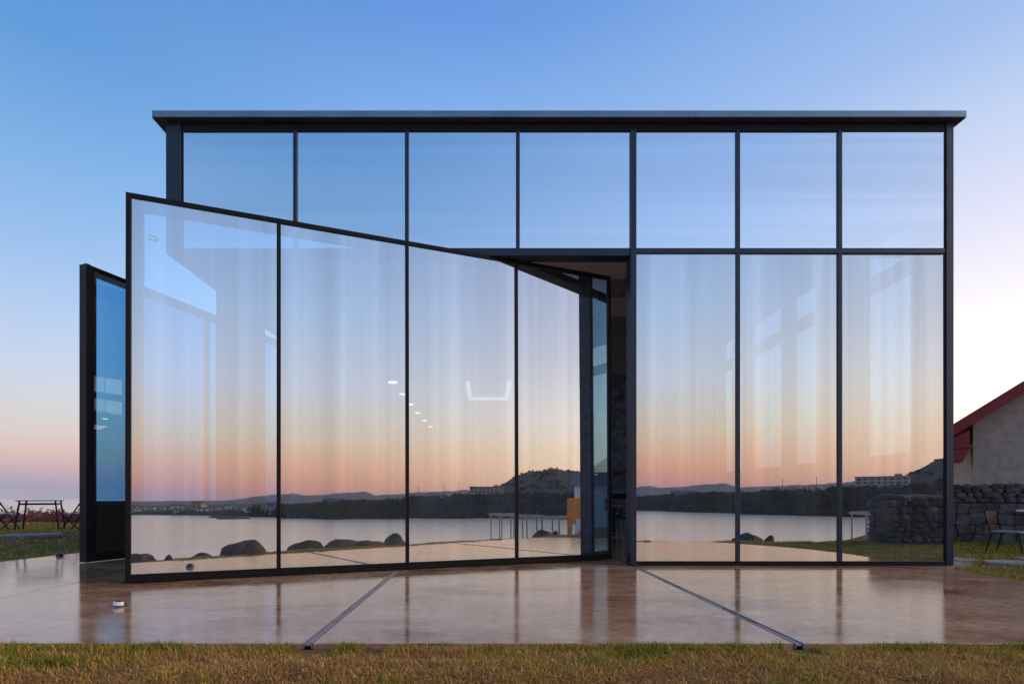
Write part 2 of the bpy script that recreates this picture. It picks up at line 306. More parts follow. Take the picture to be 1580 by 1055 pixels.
# leaf-clump builder for trees and shrubs (numpy, one mesh)
def leaf_cloud(name, pts, sizes, cols, parent=None, mat='leaf', jitter=1.0):
    n = len(pts); a = rng.uniform(0, 2*np.pi, n); b = np.arccos(rng.uniform(-1, 1, n))
    nrm = np.stack([np.sin(b)*np.cos(a), np.sin(b)*np.sin(a), np.cos(b)], 1)
    ref = np.where(np.abs(nrm[:, 2:3]) > .9, np.array([[1., 0, 0]]), np.array([[0, 0, 1.]]))
    u = np.cross(nrm, ref); u /= np.linalg.norm(u, axis=1, keepdims=True); w = np.cross(nrm, u)
    s = np.asarray(sizes)[:, None]
    q = np.stack([pts-u*s, pts-w*s*.6+u*s*.1, pts+u*s, pts+w*s*.6], 1).reshape(-1, 3)
    return quads(name, q, np.repeat(cols, 4, axis=0), mat, parent)
def quads(name, q, vc, mat, parent=None):
    nv = len(q); nf = nv//4
    me = bpy.data.meshes.new(name); me.vertices.add(nv); me.vertices.foreach_set('co', q.astype(np.float32).ravel())
    me.loops.add(nv); me.loops.foreach_set('vertex_index', np.arange(nv, dtype=np.int32)); me.polygons.add(nf)
    me.polygons.foreach_set('loop_start', np.arange(0, nv, 4, dtype=np.int32)); me.polygons.foreach_set('loop_total', np.full(nf, 4, dtype=np.int32))
    ca = me.color_attributes.new('col', 'FLOAT_COLOR', 'POINT'); ca.data.foreach_set('color', np.concatenate([vc, np.ones((nv, 1))], 1).astype(np.float32).ravel())
    me.materials.append(M[mat]); me.update(); me.validate()
    ob = bpy.data.objects.new(name, me); COL.objects.link(ob)
    if parent: ob.parent = parent
    return ob
# the wood on the far bank: one unbroken mass of crowns
pts = []; szs = []; cl = []
for k in range(1700):
    a = random.uniform(13.5, 60); rc = np.interp(a, coast_a, coast_r); d = random.choice([random.uniform(2, 26), random.uniform(20, 60), random.uniform(30, 190)]) if a > 39 else random.choice([random.uniform(2, 26), random.uniform(2, 26), random.uniform(20, 140)])
    if a < 19 and random.random() < .35: continue
    z0 = far_h(a, rc+d); hgt = random.uniform(2.2, 4.6)*(1 if d < 30 else .8); wd = random.uniform(1.3, 2.6)
    if a > 40 and d > 40: hgt *= .3; wd *= .6
    c = AZ(a, rc+d, z0); nl = 44
    g = rng.normal(0, 1, (nl, 3)); g /= np.linalg.norm(g, axis=1, keepdims=True); g *= rng.uniform(.4, 1, (nl, 1))
    pts.append(np.array(c)+g*np.array([wd, wd, hgt*.55])+np.array([0, 0, hgt*.5])); szs.append(rng.uniform(.35, .8, nl))
    base = np.array(random.choice([(.040,.045,.026), (.055,.052,.030), (.070,.050,.034), (.030,.040,.028)]))
    cl.append(base*rng.uniform(.7, 1.3, (nl, 1)))
w = leaf_cloud('shore_wood', np.concatenate(pts), np.concatenate(szs), np.concatenate(cl)); tag(w, 'dark wood covering the far bank across the bay', 'wood', kind='stuff')

# skyline trees standing above the wood, each a thing
def tree(a, d, h, bare, label):
    rc = np.interp(a, coast_a, coast_r); P = AZ(a, rc+d, far_h(a, rc+d)-.3); t = tag(empty('skyline_tree', P), label, 'tree', 'trees on the far skyline')
    mb = MB(); mb.tube((0,0,0), (0,0,h*.45), .22, .14, 6)
    tips = []
    for k in range(9):
        an = random.uniform(0, 6.28); s = Vector((0, 0, h*random.uniform(.3, .45))); e = Vector((math.cos(an)*h*.3, math.sin(an)*h*.3, h*random.uniform(.6, 1)))
        m_ = s.lerp(e, .5)+Vector((0, 0, h*.06)); mb.tube(s, m_, .09, .06, 5); mb.tube(m_, e, .06, .03, 5); tips += [m_, e]
        for q in range(3):
            e2 = e.lerp(m_, random.random())+Vector((random.uniform(-.6,.6), random.uniform(-.6,.6), random.uniform(.3,1)))*h*.16; mb.tube(m_.lerp(e, random.random()), e2, .045, .025, 4); tips.append(e2)
    mb.build('trunk', 'bark', t)
    nl = 60 if bare else 240
    p = np.array([tips[i % len(tips)] for i in range(nl)])+rng.normal(0, .5, (nl, 3))
    leaf_cloud('crown', p, rng.uniform(.12, .26, nl) if bare else rng.uniform(.25, .5, nl), np.array([[.05,.042,.03]])*rng.uniform(.6, 1.3, (nl, 1)), t)
tree(33.4, 20, 6.5, True, 'tall bare-branched tree on the far bank above the dark wood')
tree(34.4, 24, 5.2, True, 'smaller bare-branched tree beside the tall one on the far bank')
tree(36.2, 22, 3.8, False, 'round leafy tree on the far skyline near the utility pole')
tree(37.3, 20, 3.4, False, 'leafy tree beside the long pale building across the bay')
tree(30.9, 18, 3.2, False, 'lone low leafy tree on the far bank skyline')
for a, d, h, lb in [(35.2, 26, 9.5, 'thin utility pole rising beside the bare trees on the far bank'), (37.0, 30, 10.5, 'tall utility pole next to the long pale building across the bay'), (32.2, 30, 8.5, 'short utility pole on the far bank'), (49.3, 60, 7, 'utility pole on the dark hill across the bay')]:
    rc = np.interp(a, coast_a, coast_r); t = tag(empty('utility_pole', AZ(a, rc+d, far_h(a, rc+d))), lb, 'pole', 'utility poles across the bay')
    MB().tube((0,0,-.5), (0,0,h), .14, .09, 6).build('pole', 'bark', t); MB().bar((-.9,0,h-.7), (.9,0,h-.7), .12).build('crossarm', 'bark', t)
# long pale building on the rise across the bay
def facing(a): return R(a)
P = AZ(40.2, 325, 0); t = tag(empty('long_building', (P.x, P.y, 8.3), facing(40.2)), 'long pale two-storey building on the rise across the bay', 'building')
box('wall', 'cream', t, -11.5, 11.5, -5, 4, -6, 4.0); box('roof', 'farroof_b', t, -11.9, 11.9, -5.4, 4.4, 4.003, 4.4)
box('stair_tower', 'cream', t, 5.0, 8.2, -2, 2, 4.41, 5.6)
for zz in (.5, 2.4):
    for k in range(8):
        x0 = -10.6+k*2.75; w_ = box('window', 'window', t, x0, x0+1.5, 3.95, 4.05, zz, zz+1.0); box('sill', 'white', w_, x0-.1, x0+1.6, 3.95, 4.15, zz-.12, zz-.004)
# town houses along the far shore
walls = ['shell', 'cream', 'white']; roofs = ['farroof', 'farroof_b']
def house(a, d, w_, dp, h, wm, rm, name='town_house'):
    rc = np.interp(a, coast_a, coast_r); P = AZ(a, rc+d, far_h(a, rc+d)-.4); t = empty(name, P, facing(a)+random.uniform(-.5, .5))
    box('wall', wm, t, -w_/2, w_/2, -dp/2, dp/2, -1, h)
    rf = h+w_*.22; e = .4; x = w_/2+e; y = dp/2+e
    v = [(-x,-y,h-.1), (x,-y,h-.1), (x,y,h-.1), (-x,y,h-.1), (-x,0,rf), (x,0,rf)]
    mesh('roof', v, [(0,1,5,4), (2,3,4,5), (0,4,3), (1,2,5), (0,3,2,1)], rm, t)
    for sx in (-.25, .25): box('window', 'window', t, sx*w_-.6, sx*w_+.6, dp/2-.05, dp/2+.05, h*.35, h*.75)
    return t
for k in range(58):
    a = random.uniform(3.2, 17.5); d = random.uniform(10, 130)
    tag(house(a, d, random.uniform(3.5, 7), random.uniform(4, 6), random.uniform(2.0, 3.4), random.choice(walls), random.choice(roofs)), 'small gable-roofed house in the town across the bay', 'house', 'houses of the town across the bay')
tag(house(9.0, 45, 8, 7, 6.0, 'cream', 'farroof'), 'tallest cream block rising above the town across the bay', 'house')
tag(house(22.4, 46, 14, 8, 3.2, 'white', 'farroof_b', 'long_white_house'), 'long low white house behind the dark wood across the bay', 'house')
def rock_mesh(name, sx, sy, sz, seed, rough=.28, sub=3, mat='boulder', parent=None):
    import bmesh
    bm = bmesh.new(); bmesh.ops.create_icosphere(bm, subdivisions=sub, radius=1)
    for v in bm.verts:
        c = v.co.copy(); nz = mnoise.noise(c*1.1+Vector((seed*3.7,0,0)))*rough*1.6+mnoise.noise(c*2.7+Vector((0,seed*1.3,0)))*rough*.7+mnoise.noise(c*7+Vector((0,0,seed)))*rough*.18
        c = c*(1+nz)
        v.co = (c.x*sx, c.y*sy, c.z*sz)
    me = bpy.data.meshes.new(name); bm.to_mesh(me); bm.free(); me.materials.append(M[mat])
    for p in me.polygons: p.use_smooth = True
    ob = bpy.data.objects.new(name, me); COL.objects.link(ob)
    if parent: ob.parent = parent
    return ob
for i, (a, r, w_) in enumerate([(12.3, 300, 9), (10.5, 330, 4)]):
    o = rock_mesh('islet', w_, 4, 1.6, 40+i, .3); o.location = AZ(a, r, SEA); o.rotation_euler.z = facing(a); tag(o, ['low dark islet in the bay before the town', 'tiny rock breaking the water beside the low islet'][i], 'islet')

# ------------------------------------------------------------------ near shore behind the camera (seen in the glass)
rocks = [(-4.25,2.35,.42,.35,.34,'broad flat boulder at the seaward edge of the terrace'), (-3.74,2.55,.15,.15,.22,'small round boulder between the larger ones by the terrace edge'), (-3.2,2.5,.30,.2,.24,'low pointed boulder beside the terrace edge'),
         (-2.2,1.75,.62,.5,.62,'largest dark boulder with a peaked top by the terrace edge'), (-.75,1.75,.55,.4,.42,'rounded boulder at the start of the long rock ridge'), (.1,1.7,.75,.45,.40,'long low rock of the ridge beyond the terrace'), (.95,1.75,.55,.4,.36,'boulder at the end of the long rock ridge'),
         (1.9,1.75,.42,.35,.42,'domed boulder standing apart by the terrace edge'), (7.35,2.2,.42,.3,.30,'low boulder beyond the rounded terrace corner'), (7.95,2.2,.15,.15,.26,'small stone beside the low boulder by the rounded terrace corner')]
for i, (x, y, sx, sy, sz, lb) in enumerate(rocks):
    top = {0:.04, 1:-.04, 2:-.03, 3:.15, 4:.07, 5:.05, 6:.0, 7:.07, 8:.06, 9:.03}[i]
    o = rock_mesh('boulder', sx, sy, sz, i+1, .24); o.location = (x, y, top-sz*.95); tag(o, lb, 'boulder', 'boulders along the terrace edge')
# pier on posts
pr = tag(empty('timber_pier', (43, -28.5, 0)), 'weathered timber pier on thin posts over the bay', 'pier')
dirp = Vector((6.5, -22, 0)).normalized(); nrmp = Vector((-dirp.y, dirp.x, 0)); Lp = 23.0
for k in range(24):
    c = dirp*(k*Lp/24-.5); q = MB().bar(c-nrmp*1.0+Vector((0,0,-.62+.05*math.sin(k*.8))), c+nrmp*1.0+Vector((0,0,-.62+.05*math.sin(k*.8))), .9, .10); q.build('plank', 'drift', pr)
for sgn in (-1, 1): MB().bar(dirp*-1+nrmp*.8*sgn+Vector((0,0,-.83)), dirp*Lp+nrmp*.8*sgn+Vector((0,0,-.83)), .18, .28).build('beam', 'drift', pr)
for k in range(6):
    for sgn in (-1, 1): c = dirp*(k*4.4+.3)+nrmp*.8*sgn; MB().tube(c+Vector((0,0,-8)), c+Vector((0,0,-.98)), .11, .10, 8).build('post', 'drift', pr)
sg = tag(empty('orange_sign_board', (39.4, -24, -2.6), R(49)), 'tall orange painted board on one leg beside the pier', 'sign board')
box('board', 'orange', sg, -.75, 1.5, -.08, .08, 1.9, 4.3); box('leg', 'orange', sg, -.75, -.15, -.06, .06, -1.0, 1.897)
box('brace', 'orange', sg, -.149, .3, -.05, .05, 1.3, 1.895)
hs = tag(empty('white_house', (54.3, -32.4, -3.4), R(49)), 'white gabled house behind the orange board', 'house')
box('wall', 'white', hs, -3.2, 6, -6, 3, -1, 7.2); mesh('roof', [(-3.8,-6.5,7.0), (6.6,-6.5,7.0), (6.6,3.5,7.0), (-3.8,3.5,7.0), (-3.8,-1.5,9.2), (6.6,-1.5,9.2)], [(0,1,5,4), (2,3,4,5), (0,4,3), (1,2,5), (0,3,2,1)], 'farroof_b', hs)
wq = box('window', 'window', hs, 1.0, 2.4, 2.95, 3.06, 3.5, 5.2); box('sill', 'shell', wq, .9, 2.5, 2.95, 3.2, 3.35, 3.497)
# dry stone wall on the seaward lawn
def stone_block(name, dims, seed, mat, parent, loc, rz=0):
    """an angular field stone: a jittered box with its corners knocked off"""
    rs = random.Random(str(seed)); v = []; d = [x/2 for x in dims]
    for z_ in (-1, -.45, .5, 1):
        k = 1.0 if abs(z_) < .9 else .72
        for q in range(8):
            a = (q+.5)*math.pi/4+rs.uniform(-.25, .25); c, s_ = math.cos(a), math.sin(a); m_ = max(abs(c), abs(s_))**.75
            v.append((c/m_*d[0]*k*rs.uniform(.86, 1.1), s_/m_*d[1]*k*rs.uniform(.86, 1.1), z_*d[2]*rs.uniform(.85, 1.12)))
    f = [tuple(range(7, -1, -1)), tuple(range(24, 32))]+[(r_*8+i, r_*8+(i+1) % 8, (r_+1)*8+(i+1) % 8, (r_+1)*8+i) for r_ in range(3) for i in range(8)]
    o = mesh(name, v, f, mat, parent); o.location = loc; o.rotation_euler = (random.uniform(-.15,.15), random.uniform(-.22,.22), rz+random.uniform(-.15,.15)); return o
dw = tag(empty('dry_stone_wall', (9.75, 4.2, 0)), 'brown dry stone wall standing on the lawn beyond the terrace corner', 'wall')
box('core', 'mortar', dw, .18, 4.6, -.55, -.18, -.3, .95)
z = -.02; row = 0
while z < 1.0:
    h = random.uniform(.11, .22); x = 0.0
    while x < 4.5:
        w_ = random.uniform(.13, .36); stone_block('stone', (w_*1.04, .36, h*1.1), row*31+x, 'stone_brown', dw, (x+w_/2+random.uniform(-.02,.02), -.17+random.uniform(-.05,.03), z+h/2)); x += w_
    for yy in (-.38, -.62): stone_block('stone', (.34, .26, h*1.08), row*7+yy, 'stone_brown', dw, (.16, yy, z+h/2))
    z += h; row += 1
cs = 0
while cs < 4.4:
    w_ = random.uniform(.3, .5); stone_block('coping_stone', (w_, .6, .16), cs*9, 'stone_brown', dw, (cs+w_/2, -.34, z+.05)); cs += w_

# ------------------------------------------------------------------ terrace: concrete slabs, drains
tr_ = struct(box('terrace', 'mortar', None, -8.3, 6.9, 6.3, 16.3, -.30, -.155))
def slab(poly, top=0.0, th=.15):
    k = len(poly); v = [(x, y, top-th) for x, y in poly]+[(x, y, top) for x, y in poly]
    f = [tuple(range(k-1, -1, -1)), tuple(range(k, 2*k))]+[(i, (i+1) % k, k+(i+1) % k, k+i) for i in range(k)]
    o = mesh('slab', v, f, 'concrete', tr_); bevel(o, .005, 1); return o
g_ = .006
JY = 7.86
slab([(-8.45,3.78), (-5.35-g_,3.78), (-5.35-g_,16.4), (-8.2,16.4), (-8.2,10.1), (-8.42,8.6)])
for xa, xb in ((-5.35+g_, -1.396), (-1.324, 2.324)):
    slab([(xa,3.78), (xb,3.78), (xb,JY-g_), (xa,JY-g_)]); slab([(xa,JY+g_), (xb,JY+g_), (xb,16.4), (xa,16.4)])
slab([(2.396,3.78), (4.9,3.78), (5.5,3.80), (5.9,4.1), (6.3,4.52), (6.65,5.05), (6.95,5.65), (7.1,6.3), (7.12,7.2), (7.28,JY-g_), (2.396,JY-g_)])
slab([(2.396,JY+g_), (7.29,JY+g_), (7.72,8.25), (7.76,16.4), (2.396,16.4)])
def drain(xc, lb):
    d_ = tag(empty('drain_channel', (xc, 3.775, 0)), lb, 'drain', 'steel drains across the terrace')
    box('channel', 'black', d_, -.034, .034, .0, 4.3, -.15, -.04)
    for s in (-1, 1): box('edge_rail', 'drainsteel', d_, s*.030-.003, s*.030+.003, -.003, 4.3, -.039, .0025)
    y = .004; k = 0
    while y < 4.2:
        l = [.62, .62, .62, .40, .62, .62][k % 6]
        bevel(box('cover_plate', 'drainsteel', d_, -.025, .025, y, y+l-.012, -.022, -.004-(.004 if k % 3 == 1 else 0)), .003, 1); y += l; k += 1
drain(-1.36, 'narrow steel drain running out from under the pivoting glass door'); drain(2.36, 'narrow steel drain running from the post beside the fixed glass')

# ------------------------------------------------------------------ the glass pavilion
pav = tag(empty('glass_pavilion', (0, 8.15, 0)), 'glass pavilion with dark steel frame and mirror glass panes', 'building')
def pane(name, x0, x1, z0, z1, y, mat, parent, th=.012):
    v = [(x0,y,z0),(x1,y,z0),(x1,y+th,z0),(x0,y+th,z0),(x0,y,z1),(x1,y,z1),(x1,y+th,z1),(x0,y+th,z1)]
    o = mesh(name, v, BF, [mat, 'clear'], parent, midx=[1,1,0,1,1,1]); o.rotation_euler = (random.uniform(-.0007,.0007), 0, random.uniform(-.0007,.0007)); return o
ZT0, ZT1, ZH0, ZH1 = 5.08, 5.165, 7.07, 7.215       # transom, head
XL0, XL1, XR0, XR1 = PX(257), PX(283), PX(1456), PX(1470)
P_ = lambda name, mat, *a: bevel(box(name, mat, pav, *a), .004, 1)
P_('corner_post', 'steel_blue', XL0, XL1-.03, -.02, .26, ZT0, ZH1); P_('post_stop', 'steel', XL1-.029, XL1, .0, .24, ZT0, ZH1-.001)
P_('corner_post', 'steel_blue', XR0+.03, XR1, -.02, .26, 0.002, ZH1); P_('post_stop', 'steel', XR0, XR0+.029, -.005, .24, 0.002, ZH1-.001)
P_('head_beam', 'steel', XL1+.001, XR0-.001, -.02, .22, ZH0, ZH1)
P_('transom', 'steel_blue', XL1+.001, PX(972)-.001, -.03, .20, ZT0-.04, ZT1); P_('transom', 'steel_blue', PX(981)+.001, XR0-.001, -.03, .14, ZT0, ZT1)
P_('post', 'steel_blue', PX(972), PX(981), -.045, .22, 0.002, ZH0-.001)
P_('base_rail', 'steel', PX(981)+.001, XR0-.001, -.03, .12, 0.003, .07)
ux = [283, 456, 628, 799, 976.5, 1138, 1295, 1456]
for i, px in enumerate((456, 628, 799, 1138, 1295)):
    P_('mullion', 'steel_blue', PX(px)-.031, PX(px)+.031, -.03, .12, ZT1+.001, ZH0-.001)
    if px > 1000: P_('mullion', 'steel_blue', PX(px)-.031, PX(px)+.031, -.03, .12, .071, ZT0-.001)
for a, b in zip(ux[:-1], ux[1:]): pane('glass_pane', PX(a)+.004, PX(b)-.004, ZT1-.03, ZH0+.03, .0, 'glass_up', pav)
for a, b in zip(ux[4:-1], ux[5:]): pane('glass_pane', PX(a)+.004, PX(b)-.004, .05, ZT0+.03, .0, 'glass', pav)
# roof with shallow eaves
rx0, rx1, rzb, rzt = XL0-.15, XR1+.10, 7.218, 7.315
bevel(box('roof', 'soffit', pav, rx0+.01, rx1-.01, -.11, 8.35, rzb+.004, rzt-.004), .004, 1)
fx = [rx0, PX(464)*.985, PX(664)*.985, PX(1073)*.985, rx1]
for a, b in zip(fx[:-1], fx[1:]): bevel(box('fascia', 'fascia', pav, a+.002, b-.002, -.135, -.111, rzb-.002, rzt+.004), .003, 1)
for x0, x1 in ((rx0-.012, rx0+.009), (rx1-.009, rx1+.012)): box('verge_fascia', 'fascia', pav, x0, x1, -.11, 8.35, rzb-.002, rzt+.003)
box('ceiling', 'ceiling', pav, XL0+.05, XR1-.05, .24, 8.1, 7.0, 7.06); P_('ceiling_beam', 'dark_wall', XL0+.3, XR1-.3, 5.3, 5.6, 6.62, 6.999)
# back wall with slate lower part, shelf
box('back_wall', 'dark_wall', pav, XL0, XR1, 8.1, 8.3, 0.003, 7.2); box('slate_panel', 'slate_wall', pav, -3.2, 6.2, 8.03, 8.098, .004, 5.1)
box('shelf', 'wood', pav, -2.5, 5.5, 7.70, 8.028, 1.95, 2.02)
# inner columns
for sx in (-1, 1):
    xb = XL0 if sx < 0 else XR1
    a, b = (xb+.02, xb+.30) if sx < 0 else (xb-.30, xb-.02)
    if sx > 0: P_('column', 'steel', a, b, .27, .46, .003, 6.99)
    P_('column', 'steel', a, b, 1.72 if sx > 0 else 1.45, 2.95, .003, 6.99)
# right side wall: sill wall, glazing in bays, mid beam
def side_window(x, ys, z0, z1, name='side_window'):
    for y0, y1 in ys:
        v = [(x, y0, z0), (x, y1, z0), (x+.012, y1, z0), (x+.012, y0, z0), (x, y0, z1), (x, y1, z1), (x+.012, y1, z1), (x+.012, y0, z1)]
        mesh('glass_pane', v, BF, ['glass_side', 'clear'], pav, midx=[1,1,0,1,1,1])
bays = [(.47, 1.72), (2.95, 4.05), (4.40, 5.92), (6.35, 7.65)]
xr = XR1-.16
P_('sill_wall', 'dark_wall', xr-.06, xr+.13, .47, 8.09, .004, 1.90)
P_('side_beam', 'steel', xr-.06, xr+.13, .47, 8.09, 5.08, 5.33); P_('side_wall', 'dark_wall', xr-.06, xr+.13, .47, 8.09, 5.97, 7.0)
for y0, y1 in ((4.05, 4.40), (5.92, 6.35), (7.65, 8.09)):
    P_('pier', 'steel', xr-.058, xr+.128, y0, y1, 1.901, 5.079); P_('pier', 'steel', xr-.058, xr+.128, y0, y1, 5.331, 5.969)
side_window(xr+.03, bays, 1.901, 5.079); side_window(xr+.03, bays, 5.331, 5.969)
# left side wall: opaque above the beam, door bays below
xl = XL0+.16
P_('side_beam', 'steel', xl-.15, xl+.06, .265, 8.09, 5.08, 5.30); P_('side_wall', 'dark_wall', xl-.15, xl+.06, .265, 8.09, 5.301, 7.0)
P_('side_wall', 'dark_wall', xl-.15, xl+.06, 4.75, 8.09, .004, 5.079)

# pivoting door, built in its own axes: x along the leaf, y inward, z up
def pivot_door(a, b, name, n_pan, tilt, label, kick=False, th=.13):
    A_ = Vector((*a, 0)); B_ = Vector((*b, 0)); Lx = (B_-A_).length; ang = math.atan2(B_.y-A_.y, B_.x-A_.x); H = 5.055
    z0 = .012; q = MB(); fw = .12 if kick else .17
    # steel carcass behind the glass
    q.box(0.0, fw, .022, th, z0, H); q.box(Lx-fw, Lx, .022, th, z0, H); q.box(fw+.001, Lx-fw-.001, .022, th, z0, z0+.14); q.box(fw+.001, Lx-fw-.001, .022, th, H-fw, H)
    d = q.build(name, 'steel', pav); d.location = A_-pav.location; d.rotation_euler = (-tilt, 0, 0)
    d.matrix_parent_inverse = Matrix(); d.rotation_euler = (Matrix.Rotation(ang, 3, 'Z') @ Matrix.Rotation(-tilt, 3, 'X')).to_euler()
    d['label'] = label; bevel(d, .004, 1)
    S_ = lambda nm, mt, *k: bevel(box(nm, mt, d, *k), .003, 1)
    S_('edge_trim', 'steel', -.002, .058, -.022, .0215, z0+.001, H+.001); S_('edge_trim', 'steel', Lx-.058, Lx+.002, -.022, .0215, z0+.001, H+.001)
    S_('edge_trim', 'steel', .0585, Lx-.0585, -.021, .021, H-.062, H+.002); S_('edge_trim', 'steel', .0585, Lx-.0585, -.021, .021, z0, z0+.10)
    for k in range(1, n_pan): S_('mullion', 'steel', Lx*k/n_pan-.027, Lx*k/n_pan+.027, -.022, .021 if not kick else .1, z0+.101, H-.063)
    zb = z0+.09
    if kick: S_('kick_panel', 'black', fw+.002, Lx-fw-.002, .03, th-.01, z0+.1405, 1.0); zb = .98; S_('lock_rail', 'black', fw+.002, Lx-fw-.002, .02, th+.01, 1.001, 1.05)
    for k in range(n_pan): pane('glass_pane', Lx*k/n_pan+(.05 if k == 0 else .003), Lx*(k+1)/n_pan-(.05 if k == n_pan-1 else .003), zb, H-.055, .0, 'glass_blue' if kick else 'glass', d)
    return d, Lx, S_
d1, L1, S1 = pivot_door((-4.67, 6.44), (2.208, 8.90), 'pivot_door', 4, .0065, 'tall four-pane mirror glass wall panel pivoted open')
# little cam hook at the top of the leaf
MB().bar((.20,.15,4.62), (.31,.15,4.60), .018).bar((.31,.15,4.60), (.31,.15,4.55), .018).bar((.31,.15,4.55), (.20,.15,4.565), .018).build('hook', 'steel', d1)
d2, L2, S2 = pivot_door((-6.77, 8.5), (-5.16, 12.8), 'pivot_door', 2, 0, 'side door leaf with dark lower panel swung outward', True, .14)
S2('stile_cover', 'steel', -.075, -.003, -.03, .15, .012, 5.06)
MB().bar((.75,-.012,.62), (.75,-.012,.05), .035, .02).bar((.70,-.02,.38), (.80,-.02,.38), .03, .02).build('floor_bolt', 'brass', d2)

# ------------------------------------------------------------------ things inside the pavilion
for i, (x, y, lb) in enumerate([(-1.66,8.75,'hung just inside the door'), (-1.66,9.75,'second from the door'), (-1.66,10.8,'third from the door'), (-1.66,11.9,'fourth from the door'), (-1.64,13.05,'fifth from the door'), (-1.62,14.2,'nearest the back wall')]):
    t = tag(empty('pendant_lamp', (x, y, 3.12)), 'small round lit pendant lamp in the row, '+lb, 'lamp', 'row of pendant lamps')
    pl = bpy.data.lights.new('bulb', 'SPOT'); pl.energy = 80; pl.shadow_soft_size = .05; pl.spot_size = R(100); pl.spot_blend = .5; pl.color = (1, .84, .7); po = bpy.data.objects.new('bulb', pl); COL.objects.link(po); po.parent = t; po.location = (0, 0, -.07)
    MB().tube((0,0,0), (0,0,.012), .085-.022*min(i, 1), .085-.022*min(i, 1), 20).build('diffuser', 'lamp', t); MB().tube((0,0,.013), (0,0,.07), .09-.02*min(i, 1), .05, 20).build('lamp_shade', 'black', t, True); MB().tube((0,0,.07), (0,0,3.87), .006, .006, 6).build('cord', 'black', t)
t = tag(empty('tray_lamp', (.02, 9.35, 3.05)), 'suspended square lamp tray glowing along three edges', 'lamp')
box('tray', 'black', t, -.40, .40, -.85, .75, .05, .12)
box('light_strip', 'tray', t, -.38, .38, .55, .72, .02, .049); box('light_strip', 'tray', t, -.40, -.32, -.8, .549, .02, .049); box('light_strip', 'tray', t, .32, .40, -.8, .549, .02, .049)
for sx in (-.3, .3): MB().tube((sx,0,.12), (sx,0,3.95), .006, .006, 6).build('cord', 'black', t)
def bar_stool(x, y, rz, lb):
    t = tag(empty('bar_stool', (x, y, 0.002), rz), lb, 'stool', 'stools inside the pavilion')
    bevel(box('seat', 'black', t, -.2, .2, -.2, .2, .64, .69), .02, 2)
    for sx in (-1, 1):
        for sy in (-1, 1): MB().tube((sx*.17, sy*.17, .64), (sx*.23, sy*.23, 0), .016, .013, 8).build('leg', 'drainsteel', t)
    q = MB().bar((-.19,.2,.66), (-.19,.25,1.2), .03).bar((.19,.2,.66), (.19,.25,1.2), .03); q.build('back_frame', 'steel', t)
    for zz, hh in ((1.14,.12), (.93,.07)): bevel(MB().bar((-.2,.24,zz), (.2,.24,zz), .02, hh).build('back_slat', 'wood' if zz < 1 else 'steel', t), .004, 1)
    MB().bar((-.17,.235,.75), (.17,.235,.9), .02).bar((.17,.235,.75), (-.17,.235,.9), .02).build('back_cross', 'steel', t)
    q = MB()
    for s in (-1, 1): q.bar((s*.205,-.205,.25), (s*.205,.205,.25), .015); q.bar((-.205,s*.205,.25), (.205,s*.205,.25), .015)
    q.build('foot_rail', 'drainsteel', t)
bar_stool(2.78, 10.7, R(172), 'dark bar stool with crossed back seen through the open gap')
bar_stool(3.05, 12.3, R(185), 'dark bar stool farther back behind the crossed-back stool')
t = tag(empty('bar_table', (3.45, 11.5, .002)), 'high brown wooden table beside the bar stools', 'table'); bevel(box('table_top', 'wood', t, -.4, .5, -.9, .9, 1.0, 1.05), .005, 1)
for sx in (-.33, .42):
    for sy in (-.8, .8): box('leg', 'steel', t, sx-.025, sx+.025, sy-.025, sy+.025, 0, .999)

# ------------------------------------------------------------------ terrace lights
def puck(x, y, rz, lensmat, lb):
    t = tag(empty('floor_light', (x, y, 0.001), rz), lb, 'light')
    rings = 6; k = 20; v = []; f = []
    for j in range(rings):
        a = j/(rings-1)*math.pi/2
        for i in range(k): v.append((math.cos(a)*.055*math.cos(2*math.pi*i/k) if j < rings-1 else .004*math.cos(2*math.pi*i/k), math.cos(a)*.055*math.sin(2*math.pi*i/k) if j < rings-1 else .004*math.sin(2*math.pi*i/k), .012+math.sin(a)*.05))
    for j in range(rings-1):
        for i in range(k): f.append((j*k+i, j*k+(i+1) % k, (j+1)*k+(i+1) % k, (j+1)*k+i))
    f.append(tuple(range((rings-1)*k, rings*k)))
    mesh('dome', v, f, lensmat[0], t, True); MB().tube((0,0,0), (0,0,.014), .062, .058, 24).build('base_ring', 'black', t)
    v = [(.045*math.cos(R(180+q))*1.27, .058*math.sin(R(180+q)), z) for z in (.015, .05) for q in range(20, 161, 10)]; k2 = 15
    if lensmat[1]:
        o = mesh('lens', [(x_, y_, z_) for x_, y_, z_ in v]+[(x_*.8, y_*.8, z_) for x_, y_, z_ in v], [(i, i+1, k2+i+1, k2+i) for i in range(k2-1)]+[(2*k2+i+1, 2*k2+i, 3*k2+i, 3*k2+i+1) for i in range(k2-1)]+[(k2+i, k2+i+1, 3*k2+i+1, 3*k2+i) for i in range(k2-1)], lensmat[1], t, True)
puck(-3.74, 5.08, 0, ('black', 'white'), 'small domed floor light with white lens on the terrace before the glass door'); puck(-8.1, 9.45, 0, ('black', None), 'small dark domed floor light at the lawn edge of the terrace')

